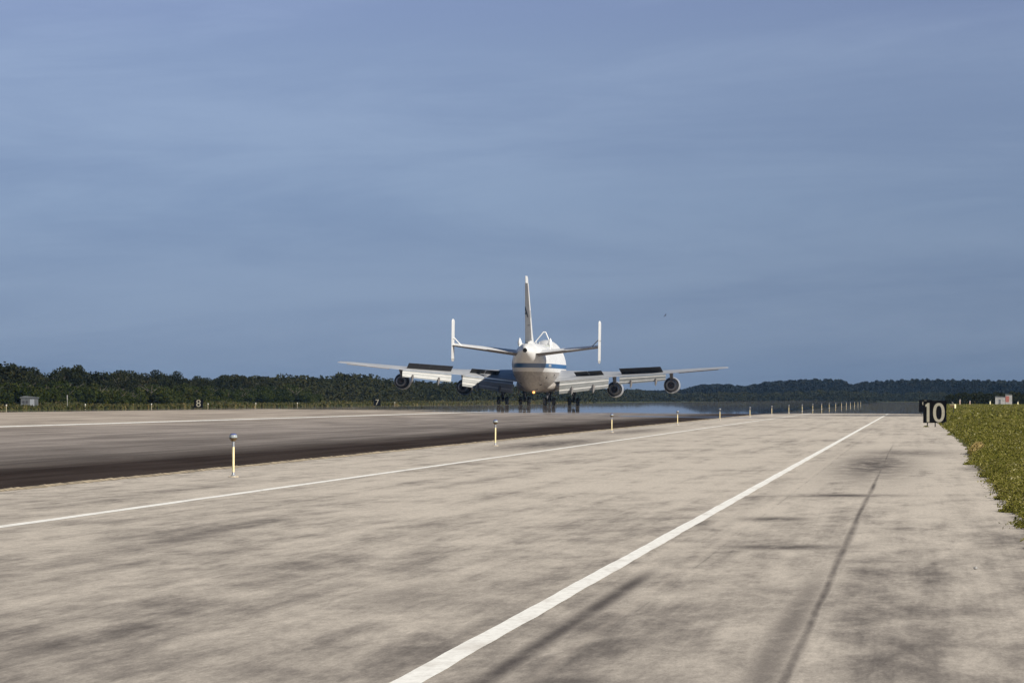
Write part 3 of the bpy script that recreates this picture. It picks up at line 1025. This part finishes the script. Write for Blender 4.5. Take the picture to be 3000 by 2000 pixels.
def add_flap(sd, s0, s1, k, parent):
    """triple-slotted flap: three curved vanes stepping down and back behind the trailing edge"""
    m = PB()
    vanes = [(.06, -.20, .85, 26), (.70, -.53, 1.25, 50), (1.44, -1.52, .74, 62)]
    for (dy, dz, ch, dg) in vanes:
        rings = []
        for s_ in (s0, s1):
            kk = k * (1.0 if s_ == s0 else .86)
            oy, oz = te_y(s_) + .15 - dy * kk, zte(s_) + dz * kk
            c_ = ch * kk; a = R(dg); ring = []
            for u, v_ in ((.02, -.03), (-.01, .0), (0.0, .035), (.04, .07), (.36, .215), (.42, .20), (.7, .10), (1.0, .008), (1.0, -.008), (.6, -.015), (.2, -.04)):
                yy = -u * c_; zz = v_ * c_
                ring.append(Vector((sd * s_, oy + yy * math.cos(a) - zz * -math.sin(a) * -1, oz + yy * math.sin(a) + zz * math.cos(a))))
            rings.append(ring)
        m.loft(rings)
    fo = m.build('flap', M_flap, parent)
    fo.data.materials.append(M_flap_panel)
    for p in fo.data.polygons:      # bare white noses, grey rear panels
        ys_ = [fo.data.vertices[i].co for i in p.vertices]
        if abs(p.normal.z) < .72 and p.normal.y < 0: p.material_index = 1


def add_spoiler(sd, s0, s1, uc, ch, deg, parent):
    m = PB(); rings = []
    for s_ in (s0, s1):
        c = le_y(s_) - te_y(s_)
        y = le_y(s_) - uc * c
        z = zle(s_) + (zte(s_) - zle(s_)) * uc ** 1.25 + .05 * c * .0 + .03 * c * .9
        a = R(deg)
        b0 = Vector((sd * s_, y, z)); b1 = Vector((sd * (s_ - .42), y - ch * math.cos(a), z + ch * math.sin(a)))
        nrm = Vector((0, math.sin(a), math.cos(a)))
        rings.append([b0 - nrm * .05, b0 + nrm * .03, b1 + nrm * .02, b1 - nrm * .02])
    m.loft(rings); m.build('spoiler', M_spoil, parent)


for sd in (-1, 1):
    m = PB()
    ss = [2.6, 3.5, 6, 9, 11.8, 15, 20, 25, 28.5, 29.6, 29.85]
    th = [.13, .128, .115, .10, .085, .08, .078, .076, .075, .06, .02]
    m.loft([section(sd * s_, le_y(s_), te_y(s_), zle(s_), zte(s_), t_) for s_, t_ in zip(ss, th)])
    wing = m.build('wing', M_wing, None, True)
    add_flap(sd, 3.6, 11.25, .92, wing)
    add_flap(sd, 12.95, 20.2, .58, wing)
    for a_, b_ in ((6.1, 8.2), (8.25, 10.4)):
        add_spoiler(sd, a_, b_, .80, 1.1, 37, wing)
    for k in range(4):
        add_spoiler(sd, 13.2 + k * 1.64, 13.2 + k * 1.64 + 1.62, .78, 1.2, 42, wing)
    # aileron: thin dark lower strip of the outer trailing edge
    m = PB(); rings = []
    for s_ in (22.2, 28.4):
        y, z = te_y(s_), zte(s_)
        rings.append([Vector((sd * s_, y + .9, z - .07)), Vector((sd * s_, y + .9, z - .02)), Vector((sd * s_, y - .06, z - .03)), Vector((sd * s_, y - .05, z - .15))])
    m.loft(rings); m.build('aileron', M_under, wing)
    # flap-track fairings
    for s_, k in ((5.6, 1.0), (8.95, 1.0), (14.8, .85), (18.7, .8)):
        y0, z0 = te_y(s_), zte(s_)
        m = PB(); rings = []
        for dy, zc, rx, rz in ((5.0, -.45, .05, .06), (3.2, -.62, .26, .34), (1.2, -.75, .30, .42), (-.6, -1.15, .28, .46), (-1.7, -1.75, .2, .4), (-2.5, -2.2, .06, .12)):
            rings.append([Vector((sd * s_ + rx * k * math.cos(t), y0 + dy * k, z0 + zc * k + rz * k * math.sin(t))) for t in [2 * math.pi * i / 12 for i in range(12)]])
        m.loft(rings); m.build('flap_track_fairing', M_under, wing, True)

# ---- engines
for sd in (-1, 1):
    for s_, ya, zc in ((11.75, 37.2, 2.62), (20.85, 29.6, 3.38)):
        x = sd * s_
        m = PB()
        # fan cowl, open at the back: outside skin then the inside of the duct
        m.lathe((x, ya, zc), [(.62, 2.6), (1.06, 2.4), (1.12, 2.2), (1.165, 2.18), (1.19, 2.25), (1.24, 3.0), (1.29, 4.2), (1.28, 5.2), (1.22, 5.7), (1.08, 5.75), (1.0, 5.4), (.9, 4.6), (.4, 4.5)], 40, 'Y')
        en = m.build('engine', M_cowl, None, True)
        m = PB(); m.lathe((x, ya, zc), [(1.09, 2.30), (1.09, 2.75), (.6, 2.75), (.6, 2.30)][::-1] + [], 40, 'Y'); m.build('fan_duct', M_duct, en)
        m = PB(); m.lathe((x, ya, zc), [(.6, 0.55), (.66, .42), (.80, .45), (.88, 1.2), (.95, 2.45)], 36, 'Y'); m.build('core_cowl', M_duct, en, True)
        m = PB(); m.lathe((x, ya, zc), [(.50, .3), (.54, .0), (.66, .0), (.70, .06), (.79, .44), (.62, .46)], 36, 'Y'); m.build('core_nozzle', M_core, en, True)
        m = PB(); m.lathe((x, ya, zc), [(.001, .03), (.56, .03), (.56, .04), (.001, .04)], 32, 'Y'); m.build('nozzle_opening', M_duct, en)
        m = PB(); m.lathe((x, ya, zc), [(.001, -.45), (.10, -.32), (.22, -.05), (.30, .035), (.001, .036)], 24, 'Y'); m.build('exhaust_plug', M_plug, en, True)
        # pylon
        zt = zle(s_) - .05; yl = le_y(s_)
        rings = []
        for z, y0, y1, hw in ((zc + .55, ya + .6, ya + 4.6, .20), (zc + 1.2, ya - .6, ya + 4.3, .24), (zc + 1.5, ya - 1.6, ya + 3.6, .25), (max(zt + .05, zc + 1.75), yl - 5.2, yl + .3, .24)):
            rings.append([Vector((x - .03, y0, z)), Vector((x + .03, y0, z)), Vector((x + hw, y0 + (y1 - y0) * .3, z)), Vector((x + hw, y0 + (y1 - y0) * .7, z)), Vector((x, y1, z)), Vector((x - hw, y0 + (y1 - y0) * .7, z)), Vector((x - hw, y0 + (y1 - y0) * .3, z))])
        m = PB(); m.loft(rings); m.build('pylon', M_under, en, True)

# ---- vertical fin and rudder
def fin_le(z): return interp([(8.9, 21.0), (9.6, 17.2), (11, 14.0), (19.35, 3.0)], z)[0]
def fin_te(z): return interp([(8.9, 3.4), (9.6, 3.2), (19.35, -1.5)], z)[0]
def fin_hinge(z): return fin_te(z) + interp([(9.6, 3.3), (18.3, 1.35)], z)[0]
def fin_hw(z): return interp([(8.9, .62), (9.6, .52), (11, .46), (19.35, .17)], z)[0]


def fin_ring(z, le, te, hw, te_hw):
    c = le - te; r_ = []
    for u, v_ in ((0, 0), (.04, .35), (.15, .75), (.35, 1.0), (.65, .85), (1.0, te_hw)):
        r_.append(Vector((hw * v_, le - u * c, z)))
    for u, v_ in ((1.0, te_hw), (.65, .85), (.35, 1.0), (.15, .75), (.04, .35)):
        r_.append(Vector((-hw * v_, le - u * c, z)))
    return r_


m = PB()
zs = [8.9, 9.6, 11, 13, 15, 17, 18.28]
m.loft([fin_ring(z, fin_le(z), fin_hinge(z), fin_hw(z), .72) for z in zs])
m.loft([fin_ring(z, fin_le(z), fin_te(z), fin_hw(z), .12) for z in (18.30, 19.0)] + [fin_ring(19.35, fin_le(19.35) - .5, fin_te(19.35), fin_hw(19.35) * .8, .2)])
fin = m.build('tail_fin', M_pw, None, True)
DEL = R(15)
m = PB(); rings = []
def rud(z, u, side):
    h = fin_hinge(z) - .05; c = h - fin_te(z); hw = fin_hw(z) * .70 * (1 - u) + .03
    lx, ly = side * hw, -u * c
    return Vector((lx * math.cos(DEL) - ly * math.sin(DEL), h + lx * math.sin(DEL) + ly * math.cos(DEL), z))
for z in (9.7, 12.0, 12.02, 15.0, 18.25):
    rings.append([rud(z, 0, 1), rud(z, .5, 1), rud(z, 1, 1), rud(z, 1, -1), rud(z, .5, -1), rud(z, 0, -1)])
m.loft(rings); rudder = m.build('rudder', M_pw, fin)
m = PB()
q0, q1 = rud(12.0, .05, -1), rud(12.0, .98, -1)
for a_, b_ in ((0.05, .98),):
    m.box(((q0.x + q1.x) / 2 - .02, (q0.y + q1.y) / 2, 12.0), (.03, (q1 - q0).length, .06), Matrix.Rotation(DEL, 3, 'Z'))
m.build('rudder_joint', M_mark, fin)
# the last letter of the lettering, which lies on the rudder's left face
tx = text_mesh('A', 2.3, .01)
tx.materials.append(M_blueink)
zc_ = 13.9
for v_ in tx.vertices:
    zz = zc_ + v_.co.y
    u = .08 + v_.co.x * .75     # the left leg of the letter runs off the rudder on to the fin
    p = rud(zz, min(.97, max(.02, u)), -1)
    v_.co = p + Vector((-math.cos(DEL), -math.sin(DEL), 0)) * (.015 + abs(v_.co.z)) - Vector((0, YB, 0))
o = bpy.data.objects.new('lettering', tx); COL.objects.link(o); o.parent = fin


def fin_side(z, u, off=.012):
    le, te, hw = fin_le(z), fin_hinge(z), fin_hw(z)
    v_ = interp([(0, 0), (.04, .35), (.15, .75), (.35, 1.0), (.65, .85), (1.0, .72)], u)[0]
    return Vector((hw * v_ + off, le - u * (le - te), z))


# flag with red stripes and a blue canton on the fin's right face, red lettering above it
m = PB()
for k in range(7):
    z0 = 13.2 + k * .30; vs = [fin_side(z, u) for z, u in ((z0, .62), (z0 + .15, .62), (z0 + .15, .80), (z0, .80), (z0, .95), (z0 + .15, .95))]
    m.add(vs, [[0, 1, 2, 3], [3, 2, 5, 4]])
m.build('flag_stripes', M_redink, fin)
m = PB(); vs = [fin_side(z, u, .016) for z, u in ((13.15, .50), (14.3, .50), (14.3, .66), (13.15, .66))]; m.add(vs, [[0, 1, 2, 3]])
m.build('flag_canton', M_blueink, fin)
m = PB()
for k in range(4):
    z0 = 16.8 + k * .3; m.add([fin_side(z, u) for z, u in ((z0, .55), (z0 + .14, .55), (z0 + .14, .95), (z0, .95))], [[0, 1, 2, 3]])
m.build('red_marking', M_redink, fin)

# ---- tail planes with end plates
def st_le(s): return 14.0 - .80 * s
def st_te(s): return 4.6 - .36 * s
def st_z(s): return 7.42 + .128 * s
for sd in (-1, 1):
    m = PB(); rings = []
    for s_ in (.4, 1.2, 3, 6, 9, 11.0):
        le, hg = st_le(s_), st_te(s_) + interp([(0, 2.6), (11, 1.25)], s_)[0]
        z = st_z(s_); c = le - hg; tk = .075 * c
        rings.append([Vector((sd * s_, y, zz)) for y, zz in ((le, z + .055 * c), (le - .04 * c, z + .055 * c + tk * .4), (le - .2 * c, z + .05 * c + tk * .8), (le - .5 * c, z + .03 * c + tk * .85), (hg, z + tk * .42),
                                                             (hg, z - tk * .42), (le - .5 * c, z + .02 * c - tk * .7), (le - .2 * c, z + .035 * c - tk * .55), (le - .04 * c, z + .045 * c - tk * .25))])
    m.loft(rings)
    stab = m.build('tail_plane', M_pw, None, True)
    for s0, s1 in ((1.1, 5.9), (5.95, 10.85)):
        m = PB(); rings = []
        for s_ in (s0, s1):
            hc = interp([(0, 2.6), (11, 1.25)], s_)[0]; hg = st_te(s_) + hc - .03
            z = st_z(s_); tk = .075 * (st_le(s_) - hg) * .42; a = R(5 if s0 < 3 else 3)
            ty, tz = hg - hc * math.cos(a), z + hc * math.sin(a) - .02
            rings.append([Vector((sd * s_, hg, z + tk * .85)), Vector((sd * s_, ty, tz + .03)), Vector((sd * s_, ty, tz - .03)), Vector((sd * s_, hg, z - tk * 1.0 - .04))])
        m.loft(rings); m.build('elevator', M_under, stab)
    # end plate
    ex = sd * 11.02; m = PB(); rings = []
    zc = st_z(11)
    for z, le, te, hw in ((zc - 2.42, 3.5, 1.6, .04), (zc - 2.32, 4.2, 1.1, .13), (zc - 2.0, 4.5, .9, .18), (zc + 3.6, 4.6, .8, .18), (zc + 3.86, 4.2, 1.0, .13), (zc + 3.97, 3.4, 1.4, .04)):
        c = le - te
        rings.append([Vector((ex + x, y, z)) for x, y in ((0, le), (hw * .7, le - .1 * c), (hw, le - .35 * c), (hw * .8, le - .7 * c), (hw * .5, te), (-hw * .5, te), (-hw * .8, le - .7 * c), (-hw, le - .35 * c), (-hw * .7, le - .1 * c))])
    m.loft(rings); ep = m.build('end_plate', M_pw, None, True)
    m = PB()
    for z in (zc + .95, zc - 2.08): m.box((ex, 2.7, z), (.375, 3.5, .04))
    m.build('joint_line', M_mark, ep)
    m = PB(); m.tube((sd * 9.75, 3.0, st_z(9.75) + .15), (sd * 10.95, 2.8, zc + 1.25), .075, .075, 8); m.build('strut', M_pw, ep)

# ---- carrying fittings on the back
for sd in (-1, 1):
    m = PB(); x = sd * 2.35
    zb = fus_pt(26, R(sd * 40)).z
    m.tube((x, 25.4, zb - .3), (x, 26, 9.55), .10, .10, 8); m.tube((x, 27.4, zb - .3), (x, 26.2, 9.55), .08, .08, 8)
    m.tube((sd * 1.1, 26.3, 9.2), (x, 26, 9.5), .06, .06, 6)
    m.lathe((x, 26, 9.35), [(.14, -.32), (.28, -.15), (.33, .05), (.27, .4), (.20, .62), (.09, .85), (.02, .97)], 12)
    f_ = m.build('support_pylon', M_pw, None, True)
    m = PB(); m.lathe((x, 25.95, 9.34), [(.24, -.02), (.28, .05), (.24, .12)], 12); m.box((x - sd * .3, 26, 9.1), (.9, .5, .07)); m.lathe((x, 26, 10.0), [(.15, 0), (.1, .18), (.03, .28)], 10)
    m.build('fitting', M_green, f_, True)
m = PB(); ap = Vector((.15, 49.0, 11.42))
for sx in (-1, 1):
    m.tube(((1.5 if sx > 0 else -2.1), 49.0, 8.8), ap + Vector((sx * .18, 0, 0)), .085, .085, 8)
m.tube(ap + Vector((-.22, 0, 0)), ap + Vector((.22, 0, 0)), .09, .09, 8)
m.build('support_bipod', M_pw, None, True)
# antennas
m = PB()
for y, h in ((30, .4), (38, .45)):
    m.prism([(-.03, 9.3), (.03, 9.3), (.02, 9.4 + h), (-.02, 9.4 + h)], y, y + .4)
m.build('antenna', M_pw, fus)

# ---- landing gear
def gear(x, y, attach_z, lean, body, wname='landing_gear'):
    m = PB()
    m.tube((x, y, .75), (x + lean, y + .3, attach_z), .25, .30, 12)
    m.tube((x, y, 1.35), (x - lean * 2.2 - .9 * (1 if x > 0 else -1), y, attach_z - .15), .09, .09, 8)
    m.tube((x, y - .1, 1.5), (x + .55, y - .2, attach_z - .1), .06, .06, 8)
    m.tube((x, y - 1.0, .62), (x, y + 1.0, .62), .15, .15, 10)
    for dy in (-.74, .74):
        m.tube((x - .72, y + dy, .62), (x + .72, y + dy, .62), .09, .09, 10)
    m.tube((x, y - .6, .75), (x + .05, y - .25, 1.6), .06, .06, 6)
    g = m.build(wname, M_gear, None, True)
    for dy in (-.74, .74):
        for dx in (-.64, .64):
            m = PB()
            m.lathe((x + dx, y + dy, .62), [(.30, -.21), (.36, -.24), (.52, -.23), (.60, -.16), (.625, -.05), (.625, .05), (.60, .16), (.52, .23), (.36, .24), (.30, .21)], 28, 'X')
            m.build('wheel', M_tyre, g, True)
            m = PB(); m.lathe((x + dx, y + dy, .62), [(.05, -.235), (.29, -.232), (.29, .232), (.05, .235)], 20, 'X'); m.build('hub', M_hub, g)
    # door
    sgn = 1 if x > 0 else -1
    m = PB()
    m.box((x + sgn * .95, y + .1, attach_z - .38), (.06, 2.2, .85), Matrix.Rotation(R(-sgn * (38 if not body else 12)), 3, 'Y'))
    m.build('gear_door', M_under, g)
    m = PB(); m.tube((x - sgn * .1, y - .3, 1.55), (x - sgn * .25, y - .35, 1.05), .05, .05, 6); m.tube((x - sgn * .1, y - .3, 1.55), (x, y - .3, 1.9), .05, .05, 6)
    m.build('hydraulic_line', M_pw, g)


for sd in (-1, 1):
    gear(sd * 5.5, 37, 3.3, sd * .15, False)
    gear(sd * 1.92, 34, 2.3, sd * .05, True)
# nose gear
m = PB(); m.tube((0, 61.5, .6), (0, 61.9, 2.6), .13, .16, 10); m.tube((0, 61.6, 1.2), (0, 63.2, 2.5), .07, .07, 8); m.tube((-.5, 61.5, .62), (.5, 61.5, .62), .08, .08, 8)
ng = m.build('nose_gear', M_gear, None, True)
for dx in (-.46, .46):
    m = PB(); m.lathe((dx, 61.5, .62), [(.30, -.17), (.50, -.18), (.60, -.12), (.625, 0), (.60, .12), (.50, .18), (.30, .17)], 24, 'X'); m.build('wheel', M_tyre, ng, True)
# belly beacon (lit)
M_beacon = bpy.data.materials.new('beacon_glow'); M_beacon.use_nodes = True
b = M_beacon.node_tree.nodes['Principled BSDF']
b.inputs['Base Color'].default_value = (.5, .12, .03, 1)
b.inputs['Emission Color'].default_value = (1.0, .42, .12, 1); b.inputs['Emission Strength'].default_value = 2.0
m = PB(); m.lathe((-.25, 29, 1.98), [(.001, -.2), (.12, -.17), (.19, -.06), (.19, .06), (.15, .16)], 14); m.build('beacon_light', M_beacon, None, True)

# ------------------------------------------------------------------ haze
HAZE = 1.5e-5
mh = bpy.data.materials.new('haze'); mh.use_nodes = True
t = NT(mh.node_tree); t.n.remove(t.n['Principled BSDF'])
pv = t.node('ShaderNodeVolumePrincipled')
pv.inputs['Color'].default_value = (.30, .56, 1.0, 1)
pv.inputs['Density'].default_value = HAZE
t.l.new(pv.outputs[0], t.n['Material Output'].inputs['Volume'])
m = MB(); m.box((0, 3850, 17), (7980, 8300, 36.5))
hz = tag(m.build('haze', mh), kind='stuff')

# thin dusty air blown back from the engines
me_ = bpy.data.materials.new('exhaust_haze'); me_.use_nodes = True
t = NT(me_.node_tree); t.n.remove(t.n['Principled BSDF'])
pv = t.node('ShaderNodeVolumePrincipled')
pv.inputs['Color'].default_value = (.62, .55, .50, 1)
pv.inputs['Density'].default_value = .00022
t.l.new(pv.outputs[0], t.n['Material Output'].inputs['Volume'])
m = MB()
m.lathe((0, 0, 0), [(.001, -1)] + [(math.cos(R(a)), math.sin(R(a))) for a in range(-80, 81, 10)] + [(.001, 1)], 32)
eh = tag(m.build('exhaust_haze', me_, None, True, (-60, 1000, .5)), kind='stuff')
eh.scale = (13, 62, 1.0)
